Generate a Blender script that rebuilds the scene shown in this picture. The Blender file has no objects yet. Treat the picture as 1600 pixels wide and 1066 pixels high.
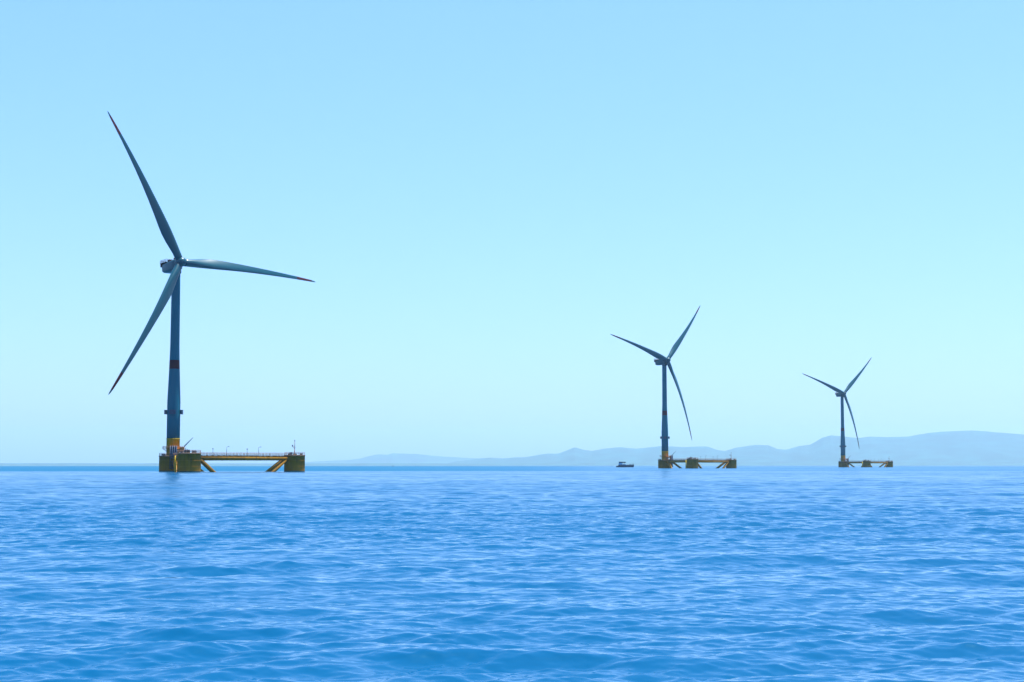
import bpy, bmesh, math, random
import numpy as np
from mathutils import Vector, Matrix

S = bpy.context.scene
COL = S.collection
R = math.radians
random.seed(4)
rng = np.random.default_rng(11)

# ------------------------------------------------------------------ camera
EYE = 3.4
F = 2400.0                     # focal length in pixels of the 1600 px wide photograph
PITCH = math.atan((726 - 533) / F)
CURV = 1.49e7                  # twice the earth's radius, with refraction

def drop(r2):
    return r2 / CURV

cam_d = bpy.data.cameras.new('camera')
cam_d.sensor_width = 36
cam_d.lens = 36 * F / 1600
cam_d.clip_start = 0.5
cam_d.clip_end = 80000
cam = bpy.data.objects.new('camera', cam_d)
cam.location = (0, 0, EYE)
cam.rotation_euler = (math.pi / 2 + PITCH, 0, 0)
COL.objects.link(cam)
S.camera = cam

def ray(px, py):
    """x and z per metre of depth y for a pixel of the photograph"""
    a, b = (px - 800) / F, (533 - py) / F
    y = math.cos(PITCH) - b * math.sin(PITCH)
    z = math.sin(PITCH) + b * math.cos(PITCH)
    return a / y, z / y

# ------------------------------------------------------------------ light and sky
SUN_EL, SUN_AZ = R(76), R(62)          # azimuth measured from the view direction (+y) to the right
sd = bpy.data.lights.new('sun', 'SUN')
sd.energy = 5.0
sd.angle = R(0.53)
sd.color = (1.0, 0.985, 0.96)
sun = bpy.data.objects.new('sun', sd)
dirv = Vector((math.sin(SUN_AZ) * math.cos(SUN_EL), math.cos(SUN_AZ) * math.cos(SUN_EL), math.sin(SUN_EL)))
sun.rotation_euler = dirv.to_track_quat('Z', 'Y').to_euler()
sun.location = (200, 300, 600)
COL.objects.link(sun)

w = bpy.data.worlds.new('World')
S.world = w
w.use_nodes = True
nt = w.node_tree
nt.nodes.clear()
out = nt.nodes.new('ShaderNodeOutputWorld')
bg = nt.nodes.new('ShaderNodeBackground')
sky = nt.nodes.new('ShaderNodeTexSky')
sky.sky_type = 'NISHITA'
sky.sun_disc = False
sky.sun_elevation = SUN_EL
sky.sun_rotation = SUN_AZ
sky.altitude = 0
sky.air_density = 1.0
sky.dust_density = 1.0
sky.ozone_density = 1.0
tint = nt.nodes.new('ShaderNodeMix')
tint.data_type = 'RGBA'
tint.blend_type = 'MULTIPLY'
tint.inputs[0].default_value = 1.0
SKY_TINT = (0.76, 0.81, 1.15, 1)
tint.inputs[7].default_value = SKY_TINT
nt.links.new(sky.outputs[0], tint.inputs[6])
veil = nt.nodes.new('ShaderNodeMix')       # thin high veil that whitens the whole sky
veil.data_type = 'RGBA'
veil.blend_type = 'ADD'
veil.inputs[0].default_value = 1.0
veil.inputs[7].default_value = (0.45, 1.8, 3.1, 1)
nt.links.new(tint.outputs[2], veil.inputs[6])
nt.links.new(veil.outputs[2], bg.inputs[0])
nt.links.new(bg.outputs[0], out.inputs[0])
bg.inputs[1].default_value = 0.06

S.view_settings.view_transform = 'Standard'
S.view_settings.look = 'None'
S.view_settings.exposure = 1.32
S.view_settings.gamma = 1.0
S.render.engine = 'CYCLES'
S.cycles.use_denoising = True
S.cycles.max_bounces = 6
S.cycles.volume_bounces = 0
S.cycles.sample_clamp_indirect = 6
S.cycles.sample_clamp_direct = 4

# ------------------------------------------------------------------ materials
def mat(name, rgb, rough=0.5, metal=0.0, var=0.12, scale=0.6, coat=0.0, stretch=(1, 1, 1), streak=None, streak_rgb=None, spec=0.5):
    """painted surface with slight uneven colour; optional dirt streaks that run down it"""
    m = bpy.data.materials.new(name)
    m.use_nodes = True
    n, l = m.node_tree.nodes, m.node_tree.links
    p = n['Principled BSDF']
    tc = n.new('ShaderNodeTexCoord')
    mp = n.new('ShaderNodeMapping')
    mp.inputs['Scale'].default_value = stretch
    l.new(tc.outputs['Object'], mp.inputs[0])
    nz = n.new('ShaderNodeTexNoise')
    nz.inputs['Scale'].default_value = scale
    nz.inputs['Detail'].default_value = 6
    l.new(mp.outputs[0], nz.inputs['Vector'])
    cr = n.new('ShaderNodeValToRGB')
    a, b = 1 - var, 1 + var
    cr.color_ramp.elements[0].position = 0.3
    cr.color_ramp.elements[1].position = 0.7
    cr.color_ramp.elements[0].color = (rgb[0] * a, rgb[1] * a, rgb[2] * a, 1)
    cr.color_ramp.elements[1].color = (min(1, rgb[0] * b), min(1, rgb[1] * b), min(1, rgb[2] * b), 1)
    l.new(nz.outputs[0], cr.inputs[0])
    c = cr.outputs[0]
    if streak:
        mp2 = n.new('ShaderNodeMapping')
        mp2.inputs['Scale'].default_value = (1.1, 1.1, 0.10)
        l.new(tc.outputs['Object'], mp2.inputs[0])
        n2 = n.new('ShaderNodeTexNoise')
        n2.inputs['Scale'].default_value = 1.0
        n2.inputs['Detail'].default_value = 5
        l.new(mp2.outputs[0], n2.inputs['Vector'])
        r2 = n.new('ShaderNodeValToRGB')
        r2.color_ramp.elements[0].position = 0.52
        r2.color_ramp.elements[1].position = 0.72
        r2.color_ramp.elements[0].color = (0, 0, 0, 1)
        r2.color_ramp.elements[1].color = (streak,) * 3 + (1,)
        l.new(n2.outputs[0], r2.inputs[0])
        mx = n.new('ShaderNodeMix')
        mx.data_type = 'RGBA'
        l.new(r2.outputs[0], mx.inputs[0])
        l.new(c, mx.inputs[6])
        mx.inputs[7].default_value = streak_rgb + (1,)
        c = mx.outputs[2]
    l.new(c, p.inputs['Base Color'])
    p.inputs['Roughness'].default_value = rough
    p.inputs['Metallic'].default_value = metal
    p.inputs['Specular IOR Level'].default_value = spec
    p.inputs['Coat Weight'].default_value = coat
    p.inputs['Coat Roughness'].default_value = 0.15
    return m

M = {}
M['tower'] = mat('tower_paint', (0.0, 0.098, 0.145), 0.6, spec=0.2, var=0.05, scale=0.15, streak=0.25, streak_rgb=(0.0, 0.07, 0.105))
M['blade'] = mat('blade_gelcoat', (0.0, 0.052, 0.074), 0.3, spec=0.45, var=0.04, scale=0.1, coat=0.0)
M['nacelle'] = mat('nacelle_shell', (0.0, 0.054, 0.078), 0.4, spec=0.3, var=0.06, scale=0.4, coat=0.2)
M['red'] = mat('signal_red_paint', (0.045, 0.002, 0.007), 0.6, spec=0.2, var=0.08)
M['yellow'] = mat('safety_yellow_paint', (0.42, 0.26, 0.003), 0.6, spec=0.2, var=0.12, scale=0.35, streak=0.5, streak_rgb=(0.08, 0.035, 0.01))
M['olive'] = mat('weathered_yellow_hull', (0.235, 0.108, 0.002), 0.65, spec=0.2, var=0.2, scale=0.3, streak=0.55, streak_rgb=(0.10, 0.045, 0.006))
M['growth'] = mat('waterline_growth', (0.03, 0.045, 0.03), 0.8, var=0.4, scale=2)
M['deck'] = mat('deck_grating', (0.16, 0.09, 0.05), 0.7, var=0.3, scale=1.5)
M['rail'] = mat('railing_steel', (0.20, 0.10, 0.06), 0.5, var=0.2)
M['orange'] = mat('crane_orange_paint', (0.40, 0.13, 0.02), 0.45, var=0.15, scale=1)
M['dark'] = mat('dark_equipment', (0.012, 0.035, 0.075), 0.5, var=0.3, scale=1)
M['grey'] = mat('galvanised_steel', (0.10, 0.14, 0.18), 0.4, metal=0.3)
M['hull'] = mat('boat_hull_paint', (0.003, 0.014, 0.045), 0.35, var=0.15, coat=0.3)
M['cabin'] = mat('boat_cabin_paint', (0.12, 0.36, 0.58), 0.4, var=0.08)
M['glass'] = mat('boat_window_glass', (0.01, 0.02, 0.03), 0.08)
M['canvas'] = mat('boat_roof_canvas', (0.01, 0.03, 0.06), 0.7)

# ------------------------------------------------------------------ mesh helpers
class MB:
    def __init__(s):
        s.v, s.f, s.m, s.sm = [], [], [], []
    def add(s, vs, fs, mi=0, smooth=False):
        o = len(s.v)
        s.v += [tuple(v) for v in vs]
        s.f += [tuple(i + o for i in f) for f in fs]
        s.m += [mi] * len(fs)
        s.sm += [smooth] * len(fs)
    def box(s, c, size, mi=0, rz=0.0, bev=0.0):
        bm = bmesh.new()
        bmesh.ops.create_cube(bm, size=1, matrix=Matrix.LocRotScale(Vector(c), Matrix.Rotation(rz, 3, 'Z'), Vector(size)))
        if bev:
            bmesh.ops.bevel(bm, geom=bm.edges[:], offset=bev, segments=2, profile=0.7, affect='EDGES')
        bm.verts.index_update()
        s.add([v.co[:] for v in bm.verts], [[v.index for v in f.verts] for f in bm.faces], mi)
        bm.free()
    def rings(s, rings, mi=0, cap=True, smooth=True, mis=None):
        """skin closed rings of points"""
        n = len(rings[0])
        o = len(s.v)
        for r in rings:
            s.v += [tuple(p) for p in r]
        for k in range(len(rings) - 1):
            for i in range(n):
                j = (i + 1) % n
                s.f.append((o + k * n + i, o + k * n + j, o + (k + 1) * n + j, o + (k + 1) * n + i))
                s.m.append(mis[k] if mis else mi)
                s.sm.append(smooth)
        if cap:
            for k, fl in ((0, True), (len(rings) - 1, False)):
                f = [o + k * n + i for i in range(n)]
                s.f.append(tuple(reversed(f)) if fl else tuple(f))
                s.m.append(mis[min(k, len(mis) - 1)] if mis else mi)
                s.sm.append(False)
    def tube(s, a, b, r, mi=0, n=8, r2=None):
        a, b = Vector(a), Vector(b)
        d = (b - a).normalized()
        u = d.orthogonal().normalized()
        v = d.cross(u)
        r2 = r if r2 is None else r2
        s.rings([[a + (u * math.cos(t) + v * math.sin(t)) * r for t in [2 * math.pi * i / n for i in range(n)]],
                 [b + (u * math.cos(t) + v * math.sin(t)) * r2 for t in [2 * math.pi * i / n for i in range(n)]]], mi)
    def lathe(s, prof, n=40, c=(0, 0), mi=0, mis=None):
        s.rings([[(c[0] + r * math.cos(2 * math.pi * i / n), c[1] + r * math.sin(2 * math.pi * i / n), z) for i in range(n)]
                 for r, z in prof], mi, mis=mis)
    def build(s, name, mats, parent=None, label=None):
        me = bpy.data.meshes.new(name)
        me.from_pydata(s.v, [], s.f)
        for m in (mats if isinstance(mats, (list, tuple)) else [mats]):
            me.materials.append(m)
        me.polygons.foreach_set('material_index', s.m)
        me.polygons.foreach_set('use_smooth', s.sm)
        me.update()
        o = bpy.data.objects.new(name, me)
        COL.objects.link(o)
        if parent:
            o.parent = parent
        if label:
            o['label'] = label
        return o

def empty(name, loc, label, cat, group=None):
    o = bpy.data.objects.new(name, None)
    o.empty_display_size = 2
    o.location = loc
    o['label'] = label
    o['category'] = cat
    if group:
        o['group'] = group
    COL.objects.link(o)
    return o

# ------------------------------------------------------------------ floating wind turbine
HUB_Z = 100.9
TOWER_TOP = 98.2
TILT = R(7.5)
OVERHANG = 3.7
DECK = 7.9
SIDE = 61.5
HEAD = R(-11)
P1 = Vector((0, 0))
P3 = Vector((SIDE * math.cos(HEAD), SIDE * math.sin(HEAD)))
P2 = Vector((SIDE * math.cos(HEAD - R(60)), SIDE * math.sin(HEAD - R(60))))

def railing(mb, pts, h=1.15, step=1.9, r=0.055, closed=False):
    """posts and three rails along a polyline of 3-D points"""
    P = [Vector(p) for p in pts]
    if closed:
        P.append(P[0])
    for a, b in zip(P, P[1:]):
        for hh in (h, h * 0.52):
            mb.tube(a + Vector((0, 0, hh)), b + Vector((0, 0, hh)), r, n=5)
        k = max(1, round((b - a).length / step))
        for i in range(k):
            p = a.lerp(b, i / k)
            mb.tube(p, p + Vector((0, 0, h)), r * 1.1, n=5)

def arc(c, r, z, a0, a1, n):
    return [(c[0] + r * math.cos(a0 + (a1 - a0) * i / n), c[1] + r * math.sin(a0 + (a1 - a0) * i / n), z) for i in range(n + 1)]

def column(root, c, r, top, ladder_ang=None):
    m = MB()
    m.lathe([(r, -9), (r, -0.2), (r, 0.55), (r, top - 0.45), (r + 0.18, top - 0.45), (r + 0.18, top), (r * 0.3, top + 0.06)],
            56, mis=[1, 1, 0, 0, 2, 0])
    # stiffening ribs and weld rings
    for z in (2.6, 5.2):
        m.lathe([(r + 0.002, z - 0.07), (r + 0.06, z - 0.05), (r + 0.06, z + 0.05), (r + 0.002, z + 0.07)], 56)
    o = m.build('column', [M['olive'], M['growth'], M['deck']], root)
    o.location = (c[0], c[1], 0)
    rl = MB()
    railing(rl, arc((0, 0), r - 0.1, top, 0, 2 * math.pi, 24)[:-1], closed=True, h=1.2)
    rl.build('railing', M['rail'], o)
    for k in range(7):
        a = random.uniform(0, 6.28)
        rr = random.uniform(0.55, 0.8) * r
        if c[0] == 0 and rr < 4.2:
            rr = 4.8
        sz = (random.uniform(0.5, 1.4), random.uniform(0.5, 1.2), random.uniform(0.5, 1.3))
        q = MB()
        q.box((rr * math.cos(a), rr * math.sin(a), top + sz[2] / 2), sz, rz=a, bev=0.05)
        q.build('deck_locker', M['dark'], o)
    if ladder_ang is not None:
        fb = MB()
        for da in (-0.13, 0.13):
            a = ladder_ang + da
            x, y = (r + 0.75) * math.cos(a), (r + 0.75) * math.sin(a)
            fb.tube((x, y, -2.5), (x, y, top - 1.2), 0.28, n=10)
            for z in (0.9, 3.4, 5.9):
                fb.tube((x, y, z), ((r - 0.1) * math.cos(a), (r - 0.1) * math.sin(a), z), 0.16, n=6)
        for i in range(18):
            z = 0.4 + i * 0.36
            a1, a2 = ladder_ang - 0.05, ladder_ang + 0.05
            fb.tube(((r + 0.5) * math.cos(a1), (r + 0.5) * math.sin(a1), z), ((r + 0.5) * math.cos(a2), (r + 0.5) * math.sin(a2), z), 0.04, n=5)
        fb.build('fender', M['yellow'], o)
    return o

def beam(root, A, B, ra, rb, lamps=False):
    d = (B - A).normalized()
    L = (B - A).length
    n = Vector((-d.y, d.x))
    a, b = A + d * (ra - 0.6), B - d * (rb - 0.6)
    zc = DECK - 1.55
    m = MB()
    m.tube((a.x, a.y, zc), (b.x, b.y, zc), 1.0, n=24)
    for k in range(1, 8):
        p = a.lerp(b, k / 8)
        q = p + d * 0.25
        m.tube((p.x, p.y, zc), (q.x, q.y, zc), 1.07, n=24)
    o = m.build('deck_beam', M['olive'], root)
    wk = MB()
    a2, b2 = A + d * (ra - 0.2), B - d * (rb - 0.2)
    mid = (a2 + b2) / 2
    wk.box((mid.x, mid.y, DECK - 0.30), ((b2 - a2).length, 1.7, 0.16), rz=math.atan2(d.y, d.x))
    for k in range(16):
        p = a2.lerp(b2, (k + 0.5) / 16)
        wk.box((p.x, p.y, DECK - 0.475), (0.16, 1.5, 0.19), rz=math.atan2(d.y, d.x))
    wk.build('walkway', M['deck'], o)
    rl = MB()
    for s in (-0.8, 0.8):
        railing(rl, [(a2.x + n.x * s, a2.y + n.y * s, DECK - 0.22), (b2.x + n.x * s, b2.y + n.y * s, DECK - 0.22)])
    rl.build('railing', M['rail'], o)
    # the two diagonal braces of this side, running down to the submerged beam
    for P, sg, rr in ((A, 1, ra), (B, -1, rb)):
        e = P + d * sg * (rr - 0.5)
        g = P + d * sg * (rr + 14.5)
        k = MB()
        k.tube((e.x, e.y, zc + 0.3), (g.x, g.y, zc - 11.0), 0.95, n=20)
        k.build('brace', M['olive'], root)
    # lamp posts on the walkway
    for t, sgn in (((0.17, -1), (0.32, 1), (0.55, -1), (0.68, 1)) if lamps else ()):
        p = a2.lerp(b2, t) + n * 0.86
        lp = MB()
        z0 = DECK - 0.2
        tall = 3.6 if sgn > 0 else 2.6
        lp.tube((p.x, p.y, z0 - 0.2), (p.x, p.y, z0 + tall), 0.10, n=7)
        if sgn > 0:
            e = p + d * 1.1
            lp.tube((p.x, p.y, z0 + tall), (e.x, e.y, z0 + tall + 0.35), 0.08, n=6)
        ob = lp.build('lamp_post', M['grey'], root)
        hd = MB()
        if sgn > 0:
            hd.box((e.x, e.y, z0 + tall + 0.28), (0.75, 0.4, 0.22), rz=math.atan2(d.y, d.x), bev=0.05)
        else:
            hd.lathe([(0.1, z0 + tall), (0.24, z0 + tall + 0.1), (0.24, z0 + tall + 0.4), (0.05, z0 + tall + 0.55)], 10, c=p)
        hd.build('lamp_head', M['dark'], ob)
    return o

def blade_mesh():
    """blade along +z, rotor axis (upwind) +y negative; leading edge towards +x"""
    st = [  # span, chord, thickness ratio, twist deg, pitch-axis position from the leading edge
        (1.4, 3.7, 1.0, 0, .5), (3.0, 3.7, 1.0, 0, .5), (5.5, 3.85, .93, 11, .48), (8.5, 4.4, .74, 14, .42), (12, 5.0, .52, 13.5, .37),
        (16, 5.35, .39, 11.5, .34), (20, 5.2, .33, 9.5, .33), (26, 4.6, .28, 7.5, .32), (33, 3.95, .25, 5.5, .31), (41, 3.3, .23, 3.8, .31),
        (49, 2.72, .21, 2.4, .31), (57, 2.2, .2, 1.2, .31), (64, 1.75, .19, .4, .32), (66.9, 1.6, .19, .2, .32), (71, 1.36, .18, 0, .33),
        (75.6, 1.05, .18, 0, .34), (76.6, .95, .18, 0, .35), (78.4, .6, .18, 0, .4), (79.15, .28, .18, 0, .45), (79.3, .08, .2, 0, .5)]
    m = MB()
    rings, mis = [], []
    n = 30
    for z, c, t, tw, ax in st:
        s = z / 79.3
        fwd = 1.66 * s + 3.0 * 4 * s * (1 - s) * (1 - 0.15 * s)     # towards the wind
        rg = []
        circ = max(0.0, min(1.0, (t - 0.45) / 0.5))
        pit = R(tw + 3)
        for i in range(n):
            a = 2 * math.pi * i / n
            xx = (1 + math.cos(a)) / 2                # 1 = leading edge ... 0 trailing
            u = 1 - xx
            yt = 5 * t * (0.2969 * math.sqrt(u) - 0.126 * u - 0.3516 * u * u + 0.2843 * u ** 3 - 0.1015 * u ** 4)
            ya = yt * (1.1 if a < math.pi else -0.9) * c
            yc = t * 0.5 * math.sin(a) * c
            y = ya * (1 - circ) + yc * circ
            x = (ax - u) * c
            X = x * math.cos(pit) + y * math.sin(pit)
            Y = -x * math.sin(pit) + y * math.cos(pit)
            rg.append((X, Y - fwd, z))
        rings.append(rg)
    for k in range(len(st) - 1):
        zm = (st[k][0] + st[k + 1][0]) / 2
        mis.append(1 if 66.9 < zm < 76.6 else 0)
    m.rings(rings, mis=mis)
    return m

def make_turbine():
    root = empty('floating_wind_turbine', (0, 0, 0), '', 'wind turbine', 'floating wind turbines')
    # --- floater
    column(root, P1, 6.5, 7.7)
    column(root, P2, 5.2, 8.6, ladder_ang=R(188))
    column(root, P3, 4.9, 8.0)
    beam(root, P1, P2, 6.5, 5.2)
    beam(root, P2, P3, 5.2, 4.9, lamps=True)
    beam(root, P1, P3, 6.5, 4.9)
    # --- yellow foot of the tower with its flange
    t = MB()
    t.lathe([(3.18, 7.6), (3.18, 15.7), (3.30, 15.7), (3.30, 16.0)], 48)
    tp = t.build('tower_foot', M['yellow'], root)
    d = MB()
    a = R(-62)
    d.box((3.1 * math.cos(a), 3.1 * math.sin(a), 9.1), (0.35, 1.0, 2.3), rz=a, bev=0.06)
    d.build('door', M['dark'], tp)
    # --- tower
    t = MB()
    prof = [(3.15, 16.0), (3.15, 26), (3.13, 34.0), (2.78, 43), (2.53, 49.6), (2.40, 53.9), (2.22, 60.5), (2.16, 72), (2.10, 85), (2.05, TOWER_TOP)]
    t.lathe(prof, 48, mis=[0, 0, 0, 0, 1, 0, 0, 0, 0])
    for z, r in ((38.0, 2.98), (66, 2.2), (82, 2.13)):
        t.lathe([(r, z - .08), (r + .035, z - .06), (r + .035, z + .06), (r, z + .08)], 48)
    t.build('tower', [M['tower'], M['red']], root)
    # --- access platform round the foot of the tower
    p = MB()
    p.lathe([(3.2, 10.9), (5.0, 10.9), (5.0, 11.05), (3.2, 11.05)], 32)
    for i in range(8):
        a = i * math.pi / 4
        p.tube((3.15 * math.cos(a), 3.15 * math.sin(a), 9.6), (4.9 * math.cos(a), 4.9 * math.sin(a), 10.88), 0.09, n=5)
    po = p.build('access_platform', M['orange'], root)
    rl = MB()
    railing(rl, arc((0, 0), 4.9, 11.05, 0, 2 * math.pi, 20)[:-1], closed=True)
    rl.build('railing', M['rail'], po)
    # --- marker boxes held off the tower
    for k in range(4):
        a = R(2 + 90 * k)
        b = MB()
        seg = 5
        for q in range(seg):
            aa = a + R(-22 + 44 * (q + .5) / seg)
            b.box((4.05 * math.cos(aa), 4.05 * math.sin(aa), 28.7), (0.9, 0.72, 2.1), rz=aa, bev=0.05)
        b.tube((3.0 * math.cos(a), 3.0 * math.sin(a), 28.0), (4.0 * math.cos(a), 4.0 * math.sin(a), 28.0), 0.12)
        b.tube((3.0 * math.cos(a), 3.0 * math.sin(a), 29.4), (4.0 * math.cos(a), 4.0 * math.sin(a), 29.4), 0.12)
        b.build('marker_panel', M['dark'], root)
    # --- boat landing: caged ladder and fender tubes, origin on the column axis, facing -y
    b = MB()
    for x in (-1.5, -0.5, 0.5, 1.5):
        b.tube((x, -7.3, 1.2), (x, -7.3, 12.4), 0.17, n=8)
    for z in (1.6, 3.2, 4.8, 6.4, 8.0, 9.6, 11.2, 12.3):
        b.tube((-1.5, -7.3, z), (1.5, -7.3, z), 0.11, n=6)
        for x in (-1.5, 1.5):
            b.tube((x, -7.3, z), (x, -6.0 if z < 8 else -6.4, z), 0.11, n=6)
    for k in range(30):
        z = 1.5 + k * 0.36
        b.tube((-0.5, -7.15, z), (0.5, -7.15, z), 0.04, n=5)
    b.box((0, -6.9, 10.2), (3.0, 0.5, 3.6), bev=0.1)
    b.box((0.2, -7.0, 7.3), (2.3, 0.6, 2.2), bev=0.1)
    b.box((0, -6.6, 8.3), (3.6, 1.8, 0.14))
    b.build('boat_landing', M['dark'], root)
    # --- deck crane (origin on the deck beside the tower)
    c = MB()
    c.lathe([(0.75, 0), (0.75, 1.6), (0.95, 1.6), (0.95, 2.0)], 20)
    c.box((0.2, 0, 3.05), (2.1, 1.7, 2.1), bev=0.12)
    c.box((-1.3, 0, 2.7), (1.2, 1.3, 1.2), bev=0.1)
    co = c.build('deck_crane', M['orange'], root)
    bo = MB()
    a0, a1 = Vector((1.0, 0, 3.9)), Vector((5.3, 0, 8.6))
    dd = (a1 - a0)
    for s in (-0.25, 0.25):
        bo.tube(a0 + Vector((0, s, 0)), a1 + Vector((0, s * .4, 0)), 0.1, n=6)
        bo.tube(a0 + Vector((0, s, .55)), a1 + Vector((0, s * .4, .1)), 0.07, n=6)
    for k in range(9):
        p = a0.lerp(a1, k / 9)
        q = a0.lerp(a1, (k + 1) / 9)
        for s in (-0.2, 0.2):
            bo.tube(p + Vector((0, s, 0)), q + Vector((0, s, .5 - .05 * k)), 0.05, n=5)
    bo.build('boom', M['grey'], co)
    co.location = (4.9, -3.2, 7.75)
    # --- small rack with pipes on the near column
    r_ = MB()
    for i in range(3):
        r_.tube((P2.x - 1.6 + i * 0.7, P2.y, 8.6), (P2.x - 1.6 + i * 0.7, P2.y, 10.9 - 0.5 * i), 0.14, n=7)
    r_.box((P2.x - 0.9, P2.y, 9.9), (2.2, 0.4, 0.3), bev=0.04)
    r_.build('pipe_rack', M['dark'], root)
    r_ = MB()
    r_.box((P2.x + 2.2, P2.y - 1.0, 8.75), (1.5, 1.1, 0.3), bev=0.05)
    r_.tube((P2.x + 1.6, P2.y - 1.0, 9.3), (P2.x + 2.8, P2.y - 1.0, 9.3), 0.5, n=14)
    r_.build('mooring_winch', M['dark'], root)
    # --- signal mast on the far right column
    s = MB()
    bx, by = P3.x, P3.y
    s.tube((bx, by, 7.9), (bx, by, 10.6), 0.26, n=10, r2=0.2)
    s.tube((bx, by, 10.6), (bx, by, 14.6), 0.15, n=8, r2=0.10)
    s.tube((bx - 1.1, by, 11.9), (bx + 0.5, by, 11.6), 0.09, n=6)
    s.tube((bx - 1.1, by, 11.9), (bx, by, 10.9), 0.06, n=6)
    ms = s.build('signal_mast', M['rail'], root)
    s = MB()
    s.lathe([(0.12, 12.0), (0.3, 12.1), (0.3, 12.6), (0.1, 12.8)], 12, c=(bx - 1.0, by))
    s.build('lantern', M['dark'], ms)
    s = MB()
    s.lathe([(0.12, 14.4), (0.2, 14.5), (0.2, 14.9), (0.03, 15.1)], 12, c=(bx, by))
    s.build('lantern', M['dark'], ms)
    # --- nacelle, origin on the tower axis at hub height, rotor side towards -y
    nm = MB()
    secs = [(-2.6, 1.75, -1.9, 1.7), (-1.6, 2.35, -2.6, 2.2), (1.0, 2.6, -3.0, 2.25), (4.5, 2.7, -3.15, 1.95), (8.4, 2.65, -2.9, 1.75), (9.4, 2.4, -2.45, 1.6)]
    rings = []
    for y, hw, zb, zt in secs:
        rg = []
        for i in range(28):
            a = 2 * math.pi * i / 28
            ca, sa = math.cos(a), math.sin(a)
            e = 0.38
            X = hw * math.copysign(abs(ca) ** e, ca)
            Z = (zt + zb) / 2 + (zt - zb) / 2 * math.copysign(abs(sa) ** e, sa)
            rg.append((X, y, Z))
        rings.append(rg)
    nm.rings(rings)
    nm.lathe([(2.05, -4.4), (2.35, -4.0), (2.35, -2.7)], 40)
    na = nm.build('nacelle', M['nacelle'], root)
    na.location = (0, 0, HUB_Z - 0.35)
    hp = MB()
    hp.box((0, 7.6, 2.0), (5.6, 5.6, 0.22))
    hp.box((0, 10.1, 1.2), (5.4, 0.5, 2.1), bev=0.08)
    hp.box((0, 4.2, 2.35), (3.6, 1.4, 1.3), bev=0.1)
    hp.box((1.2, 3.7, 3.3), (0.5, 0.5, 1.6), bev=0.04)
    hp.build('helicopter_hoist_platform', M['red'], na)
    rl = MB()
    railing(rl, [(-2.7, 4.9, 2.1), (2.7, 4.9, 2.1), (2.7, 10.3, 2.1), (-2.7, 10.3, 2.1)], closed=True, h=1.3, step=0.9, r=0.07)
    rl.build('railing', M['red'], na)
    # --- hub with the blades
    h = MB()
    n = 36
    pr = [(0.25, -3.55), (1.1, -3.35), (1.75, -2.7), (2.2, -1.7), (2.4, -0.4), (2.4, 1.1), (2.2, 1.7), (1.6, 1.9)]
    h.rings([[(r * math.cos(2 * math.pi * i / n), y, r * math.sin(2 * math.pi * i / n)) for i in range(n)][::-1] for r, y in pr])
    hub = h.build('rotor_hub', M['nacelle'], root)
    first = None
    for k in range(3):
        if first is None:
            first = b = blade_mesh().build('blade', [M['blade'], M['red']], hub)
        else:
            b = first.copy()
            COL.objects.link(b)
            b.parent = hub
        # the blade's own axis is the hub's z, turned clockwise as seen from the front
        b.rotation_euler = (0, R(120 * k), 0)
    return root

def copy_tree(o, parent=None):
    c = o.copy()
    COL.objects.link(c)
    c.parent = parent
    for ch in list(o.children):
        copy_tree(ch, c)
    return c

def pose(root, yaw, phase, landing, keep_crane):
    n = Vector((math.sin(yaw) * math.cos(TILT), -math.cos(yaw) * math.cos(TILT), math.sin(TILT)))
    for ch in list(root.children):
        k = ch.name.split('.')[0]
        if k == 'nacelle':
            ch.rotation_euler = (-TILT * 0.6, 0, yaw)
        elif k == 'rotor_hub':
            ch.location = Vector((0, 0, HUB_Z)) + n * OVERHANG
            ch.rotation_euler = (Matrix.Rotation(yaw, 3, 'Z') @ Matrix.Rotation(-TILT, 3, 'X') @ Matrix.Rotation(phase, 3, 'Y')).to_euler()
        elif k == 'boat_landing':
            ch.rotation_euler = (0, 0, landing)

TURB = [  # hub x, hub y, yaw, phase, landing turn, label
    (-161.1, 740.6, R(43.5), R(-27.4), R(14), 'large floating wind turbine nearest on the left with one blade pointing right'),
    (145.9, 1440.6, R(43.0), R(44.7), R(62), 'middle floating wind turbine standing to the right of the small boat'),
    (456.9, 2113.4, R(32.0), R(48.6), R(62), 'smallest floating wind turbine farthest right in front of the highest hills')]
proto = make_turbine()
for i, (hx, hy, yaw, ph, land, label) in enumerate(TURB):
    t = proto if i == 0 else copy_tree(proto)
    turn = 0 if i == 0 else R(-1.2)       # the two farther floats ride turned a little on their moorings
    t.rotation_euler = (0, 0, turn)
    pose(t, yaw - turn, ph, land, i == 0)
    x = hx - OVERHANG * math.sin(yaw) * math.cos(TILT)
    y = hy + OVERHANG * math.cos(yaw) * math.cos(TILT)
    t.location = (x, y, -drop(x * x + y * y))
    t['label'] = label

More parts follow.
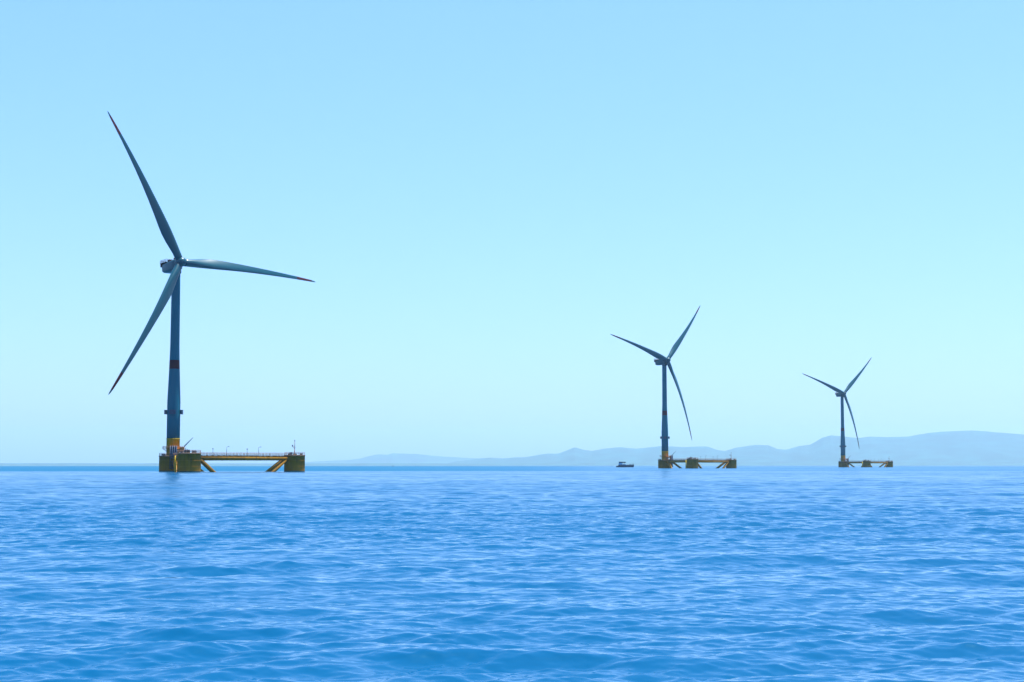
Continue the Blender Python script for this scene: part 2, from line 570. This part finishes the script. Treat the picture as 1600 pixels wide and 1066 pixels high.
# ------------------------------------------------------------------ boat
def make_boat(px, D, length):
    kx, _ = ray(px, 729)
    x = kx * D
    root = empty('work_boat', (x, D, -drop(x * x + D * D) + 0.05), 'dark blue motor boat with a roofed wheelhouse between the two nearer turbines', 'boat')
    L = length
    root.scale = (1, 1, 1.2)
    m = MB()
    rings = []
    for s, hw, top, keel in ((-.5, 2.3, 1.5, -.7), (-.42, 2.6, 1.6, -.9), (-.38, 2.8, 2.4, -1.0), (.05, 2.9, 2.5, -1.2), (.25, 2.6, 2.6, -1.1), (.38, 1.8, 2.75, -.9), (.46, .9, 3.0, -.5), (.505, .12, 3.2, .5)):
        rings.append([(s * L, -hw, top), (s * L, -hw * .97, top * .4), (s * L - (.02 * L if s > .4 else 0), -hw * .7, keel * .6), (s * L - (.03 * L if s > .4 else 0), 0, keel),
                      (s * L - (.02 * L if s > .4 else 0), hw * .7, keel * .6), (s * L, hw * .97, top * .4), (s * L, hw, top), (s * L, hw * .9, top - .05), (s * L, 0, top - .05), (s * L, -hw * .9, top - .05)])
    m.rings(rings, smooth=False)
    h = m.build('hull', M['hull'], root)
    b = MB()
    railing(b, [(.1 * L, -2.7, 2.0), (.3 * L, -2.3, 2.5), (.45 * L, -1.0, 2.95), (.5 * L, 0, 3.1), (.45 * L, 1.0, 2.95), (.3 * L, 2.3, 2.5), (.1 * L, 2.7, 2.0)], h=.9, step=1.5, r=.05)
    b.build('railing', M['grey'], h)
    c = MB()
    # wheelhouse with a raked front
    for (x0, x1, x2, x3, z0, z1, hw) in ((-.375, .08, .04, -.35, 1.3, 3.5, 2.2),):
        v = [(x0 * L, -hw, z0), (x1 * L, -hw, z0), (x2 * L, -hw, z1), (x3 * L, -hw, z1), (x0 * L, hw, z0), (x1 * L, hw, z0), (x2 * L, hw, z1), (x3 * L, hw, z1)]
        c.add(v, [(0, 1, 2, 3), (7, 6, 5, 4), (0, 4, 5, 1), (1, 5, 6, 2), (2, 6, 7, 3), (3, 7, 4, 0)])
    v = [(-.36 * L, -1.9, 3.5), (-.16 * L, -1.9, 3.5), (-.16 * L, -1.9, 5.1), (-.33 * L, -1.9, 5.1), (-.36 * L, 1.9, 3.5), (-.16 * L, 1.9, 3.5), (-.16 * L, 1.9, 5.1), (-.33 * L, 1.9, 5.1)]
    c.add(v, [(0, 1, 2, 3), (7, 6, 5, 4), (0, 4, 5, 1), (1, 5, 6, 2), (2, 6, 7, 3), (3, 7, 4, 0)])
    cb = c.build('wheelhouse', M['cabin'], root)
    g = MB()
    for k in range(4):
        for sd_ in (-2.22, 2.22):
            g = MB()
            g.box(((-.28 + .09 * k) * L, sd_, 2.8), (1.3, .08, .7))
            g.build('window', M['glass'], cb)
    r_ = MB()
    r_.box((-.15 * L, 0, 5.5), (.38 * L, 4.6, 1.25), bev=.15)
    for x_ in (-.02, -.12):
        for s in (-2.0, 2.0):
            r_.tube((x_ * L, s, 3.4), (x_ * L, s, 5.6), .07, n=6)
    r_.build('roof', M['canvas'], root)
    a = MB()
    a.tube((.28 * L, 0, 2.2), (.28 * L, 0, 4.0), .22, n=8, r2=.1)
    a.box((.28 * L, 0, 2.9), (1.0, 1.2, .9), bev=.1)
    a.build('anchor_winch', M['dark'], root)
    a = MB()
    a.tube((-.3 * L, 0, 5.9), (-.3 * L, 0, 7.4), .05, n=6)
    a.build('antenna', M['grey'], root)
    return root
make_boat(976.5, 2080, 24.0)

def make_buoy():
    D = 2700
    kx, _ = ray(614, 728)
    x = kx * D
    root = empty('channel_buoy', (x, D, -drop(x * x + D * D)), 'tiny dark buoy on the horizon below the pale left hill', 'buoy')
    m = MB()
    m.lathe([(0.9, -0.6), (1.05, -0.1), (1.05, 0.5), (0.7, 0.75), (0.45, 0.8)], 20)
    m.build('float', M['dark'], root)
    m = MB()
    for a in (0, 1.57, 3.14, 4.71):
        m.tube((.7 * math.cos(a), .7 * math.sin(a), .7), (.25 * math.cos(a), .25 * math.sin(a), 2.5), .1, n=6)
    m.lathe([(.3, 2.5), (.4, 2.6), (.4, 3.1), (.1, 3.3)], 12)
    m.build('lantern_frame', M['dark'], root)
make_buoy()

# ------------------------------------------------------------------ hills
def hmat():
    m = bpy.data.materials.new('hill_scrub')
    m.use_nodes = True
    n, l = m.node_tree.nodes, m.node_tree.links
    p = n['Principled BSDF']
    nz = n.new('ShaderNodeTexNoise')
    tc = n.new('ShaderNodeTexCoord')
    l.new(tc.outputs['Object'], nz.inputs['Vector'])
    nz.inputs['Scale'].default_value = 0.004
    nz.inputs['Detail'].default_value = 8
    cr = n.new('ShaderNodeValToRGB')
    cr.color_ramp.elements[0].color = (0.0, 0.04, 0.05, 1)
    cr.color_ramp.elements[1].color = (0.006, 0.07, 0.08, 1)
    cr.color_ramp.elements[0].position = .4
    cr.color_ramp.elements[1].position = .65
    l.new(nz.outputs[0], cr.inputs[0])
    l.new(cr.outputs[0], p.inputs['Base Color'])
    p.inputs['Roughness'].default_value = 0.9
    return m
HM = hmat()

def ridge(name, D, pts, depth, rough):
    px = np.array([p[0] for p in pts], float)
    py = np.array([p[1] for p in pts], float)
    xs = np.linspace(px[0], px[-1], int((px[-1] - px[0]) * 1.2))
    ys = np.interp(xs, px, py)
    # soften the polyline a little and add fine unevenness
    k = np.array([1, 2, 3, 2, 1]) / 9
    ys = np.convolve(np.pad(ys, 2, mode='edge'), k, mode='valid')
    nz = np.zeros_like(xs)
    for o in range(6):
        fq = 0.03 * 1.9 ** o
        nz += np.sin(xs * fq + rng.uniform(0, 6.28)) * np.cos(xs * fq * .61 + rng.uniform(0, 6.28)) * 0.6 ** o
    ys = ys + nz * rough
    rows = 17
    V, Fc = [], []
    for j in range(rows):
        t = -1 + 2 * j / (rows - 1)
        fall = (1 - abs(t)) ** 0.8
        for i, (a, b) in enumerate(zip(xs, ys)):
            kx, kz = ray(a, b)
            x = kx * D
            top = EYE + kz * D
            base = -drop(D * D) - 6
            wob = 0 if t == 0 else (0.10 * math.sin(a * .05 + t * 9) + .06 * math.sin(a * .13 + t * 17)) * (top - base) * fall * (1 if abs(t) < 1 else 0)
            hh = base + (top - base) * fall + wob * (1 - fall)
            V.append((x * (1 + t * depth / D), D + t * depth, hh - (drop((D + t * depth) ** 2) - drop(D * D)) * (1 - fall)))
    n = len(xs)
    for j in range(rows - 1):
        for i in range(n - 1):
            Fc.append((j * n + i, j * n + i + 1, (j + 1) * n + i + 1, (j + 1) * n + i))
    m = MB()
    m.add(V, Fc, smooth=True)
    o = m.build(name, HM)
    o['kind'] = 'structure'
    return o

ridge('hills', 23000, [(690, 726.5), (712, 721), (740, 717), (765, 715), (785, 716.5), (800, 715), (822, 714.5), (840, 711), (855, 708.5), (872, 708.5), (885, 704), (898, 699), (912, 703), (925, 705),
                       (945, 701), (970, 699), (995, 701), (1020, 698.5), (1035, 697), (1070, 699), (1090, 698), (1105, 698), (1120, 703), (1132, 705), (1150, 700), (1180, 696), (1200, 696), (1215, 702),
                       (1228, 703), (1250, 697), (1265, 695), (1285, 684), (1298, 680.5), (1315, 682), (1340, 684), (1360, 682), (1385, 683), (1420, 682), (1450, 677), (1480, 674), (1520, 672.5), (1550, 675),
                       (1580, 678), (1620, 680), (1660, 677), (1720, 684), (1800, 680), (1900, 700)], 2500, 0.45)
ridge('far_hills', 31000, [(430, 726), (500, 720.5), (540, 719), (560, 717), (575, 713), (590, 710), (605, 711), (613, 708.5), (620, 709), (650, 709.5), (670, 712), (700, 714), (740, 716.5), (770, 719), (820, 722), (900, 727)], 2000, 0.3)
ridge('low_coast', 19000, [(-300, 723.5), (0, 723.9), (200, 723.9), (420, 724.2), (600, 724.0), (760, 724), (1000, 723), (1200, 722.5), (1500, 722), (1900, 722)], 700, 0.15)

# ------------------------------------------------------------------ sea
def band_tile(lmin, lmax, n, wind, spread, slope, seed):
    """one octave of waves as a periodic tile: height and horizontal shift"""
    r = np.random.default_rng(seed)
    size = lmax * 14
    kk = 2 * np.pi * np.fft.fftfreq(n, size / n)
    kx, ky = np.meshgrid(kk, kk, indexing='ij')
    k = np.sqrt(kx * kx + ky * ky)
    k[0, 0] = 1
    th = np.arctan2(ky, kx) - wind
    amp = np.where((k >= 2 * np.pi / lmax) & (k < 2 * np.pi / lmin), k ** -2.0, 0)
    amp = amp * (np.abs(np.cos(th)) ** spread + 0.04)
    spec = amp * (r.normal(size=k.shape) + 1j * r.normal(size=k.shape))
    h = np.fft.ifft2(spec).real
    sx = np.fft.ifft2(1j * kx * spec).real
    sy = np.fft.ifft2(1j * ky * spec).real
    g = slope / math.sqrt((sx ** 2 + sy ** 2).mean())
    dx = np.fft.ifft2(1j * kx / k * spec).real
    dy = np.fft.ifft2(1j * ky / k * spec).real
    return size, (h * g).astype(np.float32), (dx * g).astype(np.float32), (dy * g).astype(np.float32)

def sample(T, size, u, v):
    n = T[0].shape[0]
    fu = (u / size * n) % n
    fv = (v / size * n) % n
    i = fu.astype(np.int32)
    j = fv.astype(np.int32)
    a = fu - i
    b = fv - j
    i %= n
    j %= n
    i1 = (i + 1) % n
    j1 = (j + 1) % n
    return [(t[i, j] * (1 - a) * (1 - b) + t[i1, j] * a * (1 - b) + t[i, j1] * (1 - a) * b + t[i1, j1] * a * b) for t in T]

WIND = R(97)      # direction the waves run along (0 = +x)
BANDS = [  # lmin, lmax, directional focus, rms slope
    (9.0, 20.0, 6, 0.016), (4.5, 9.0, 5, 0.046), (2.2, 4.5, 3.6, 0.082), (1.1, 2.2, 3.2, 0.098), (0.55, 1.1, 2.8, 0.100), (0.27, 0.55, 2.0, 0.090), (0.13, 0.27, 1.4, 0.055)]

def gust(x, y):
    """patches of livelier and calmer water"""
    s = np.zeros_like(x)
    r = np.random.default_rng(77)
    for k in range(14):
        L = 12 * 1.45 ** k ** 0.9
        a = r.uniform(0, 6.28)
        s += np.sin((x * math.cos(a) * 0.55 + y * math.sin(a)) * 6.28 / L + r.uniform(0, 6.28)) * 0.28
    return 1 + 0.22 * np.clip(s, -1.6, 1.6)

def make_sea():
    DA = 0.0009
    r1 = 15 * np.exp(np.arange(0, math.log(130 / 15), 0.0010))
    r1 = np.concatenate([r1, r1[-1] * np.exp(0.0022 * np.arange(1, int(math.log(2200 / r1[-1]) / 0.0022)))])
    r2 = r1[-1] * np.exp(0.018 * np.arange(1, int(math.log(34500 / r1[-1]) / 0.018)))
    rad = np.concatenate([[0.3, 2, 4, 6, 8, 9.5, 11, 12.5, 13.8], r1, r2])
    half = R(22.5)
    fine = np.arange(-half, half, DA)
    coarse = np.linspace(half, 2 * math.pi - half, 150, endpoint=False)
    ang = np.concatenate([fine, coarse])
    da = np.concatenate([np.full(len(fine), DA), np.full(len(coarse), 2.1 / 57.3)])
    dr = np.gradient(rad)
    nr, na = len(rad), len(ang)
    Rr, A = np.meshgrid(rad, ang, indexing='ij')
    X = (Rr * np.sin(A)).ravel().astype(np.float32)
    Y = (Rr * np.cos(A)).ravel().astype(np.float32)
    sp = np.maximum(dr[:, None], rad[:, None] * da[None, :] * 0.8).ravel().astype(np.float32)
    Z = np.zeros_like(X)
    DX = np.zeros_like(X)
    DY = np.zeros_like(X)
    lost = np.full(X.shape, 0.0001, np.float32)
    g = gust(X, Y).astype(np.float32)
    for b, (l0, l1, spread, slope) in enumerate(BANDS):
        size, h, dx, dy = band_tile(l0, l1, 384, WIND + [.12, -.15, .1, -.25, .3, -.2, .1][b], spread, slope, 520 + b)
        wt = np.clip((l0 / sp - 1.4) / 2.0, 0, 1)
        wt = (wt * wt * (3 - 2 * wt)).astype(np.float32)
        gg = g if l0 < 4 else np.float32(1)
        idx = np.nonzero(wt > 0)[0]
        rot = R(31 * b + 4) * (0.5 if b < 2 else 1)
        # tiles are turned for variety, the wave direction is kept by turning the spectrum back
        size, h, dx, dy = band_tile(l0, l1, 384, WIND + [.12, -.15, .1, -.25, .3, -.2, .1][b] - rot, spread, slope, 520 + b)
        c, s = math.cos(rot), math.sin(rot)
        x, y = X[idx], Y[idx]
        u, v = c * x + s * y, -s * x + c * y
        hh, ddx, ddy = sample((h, dx, dy), size, u, v)
        ww = wt[idx] * (gg[idx] if l0 < 4 else 1)
        Z[idx] += hh * ww
        DX[idx] += (c * ddx - s * ddy) * ww
        DY[idx] += (s * ddx + c * ddy) * ww
        lost += (1 - wt * wt) * slope * slope * (gg * gg if l0 < 4 else 1)
    q_ = np.clip((np.sqrt(X * X + Y * Y) - 760) / 120, 0, 1)       # a breeze roughens the water further out, most of all on the left
    side = np.clip((0.06 - X / np.maximum(np.abs(Y), 1)) / 0.16, 0, 1)
    breeze = np.append(q_ * q_ * (3 - 2 * q_) * (0.10 + 0.50 * side), 0)
    Z -= (X * X + Y * Y) / CURV
    CH = 0.35
    co = np.stack([X + CH * DX, Y + CH * DY, Z], 1)
    i = np.arange(nr - 1)[:, None] * na
    j = np.arange(na)[None, :]
    j2 = (j + 1) % na
    # wound so the faces look up
    q = np.stack([i + j, i + na + j, i + na + j2, i + j2], -1).reshape(-1, 4)[:, ::-1].astype(np.int32)
    centre = np.array([[0, 0, 0]], np.float32)
    nv = len(co)
    co = np.concatenate([co, centre])
    tri = np.stack([np.full(na, nv), (np.arange(na) + 1) % na, np.arange(na)], 1).astype(np.int32)
    me = bpy.data.meshes.new('sea')
    me.vertices.add(len(co))
    me.vertices.foreach_set('co', co.astype(np.float32).ravel())
    me.loops.add(q.size + tri.size)
    me.loops.foreach_set('vertex_index', np.concatenate([q.ravel(), tri.ravel()]))
    me.polygons.add(len(q) + len(tri))
    st = np.concatenate([np.arange(len(q)) * 4, q.size + np.arange(len(tri)) * 3]).astype(np.int32)
    me.polygons.foreach_set('loop_start', st)
    me.polygons.foreach_set('use_smooth', np.ones(len(st), bool))
    at = me.attributes.new('ripple', 'FLOAT', 'POINT')
    rough = np.sqrt(0.2 * np.sqrt(np.append(lost, 0.01))) + breeze      # roughness that stands for ripples finer than the mesh
    at.data.foreach_set('value', rough.astype(np.float32))
    me.update(calc_edges=True)
    me.validate()
    o = bpy.data.objects.new('sea', me)
    COL.objects.link(o)
    o['kind'] = 'structure'
    m = bpy.data.materials.new('sea_water')
    m.use_nodes = True
    n, l = m.node_tree.nodes, m.node_tree.links
    p = n['Principled BSDF']
    p.inputs['Base Color'].default_value = (0.0, 0.054, 0.134, 1)
    p.inputs['IOR'].default_value = 1.333
    p.inputs['Specular Tint'].default_value = (0.2, 1, 1, 1)
    p.inputs['Specular IOR Level'].default_value = 0.75
    a = n.new('ShaderNodeAttribute')
    a.attribute_name = 'ripple'
    l.new(a.outputs['Fac'], p.inputs['Roughness'])
    me.materials.append(m)
    return o
make_sea()

# ------------------------------------------------------------------ haze
def make_haze():
    m = MB()
    m.box((0, 0, 350), (72000, 72000, 900))
    o = m.build('haze', None)
    o.data.materials.clear()
    mt = bpy.data.materials.new('sea_haze')
    mt.use_nodes = True
    n, l = mt.node_tree.nodes, mt.node_tree.links
    n.remove(n['Principled BSDF'])
    pv = n.new('ShaderNodeVolumePrincipled')
    pv.inputs['Color'].default_value = (0.51, 0.79, 1.0, 1)
    pv.inputs['Density'].default_value = 3.3e-5
    pv.inputs['Anisotropy'].default_value = 0.35
    l.new(pv.outputs[0], n['Material Output'].inputs['Volume'])
    o.data.materials.append(mt)
    o['kind'] = 'stuff'
    o['label'] = 'pale blue sea haze'
make_haze()
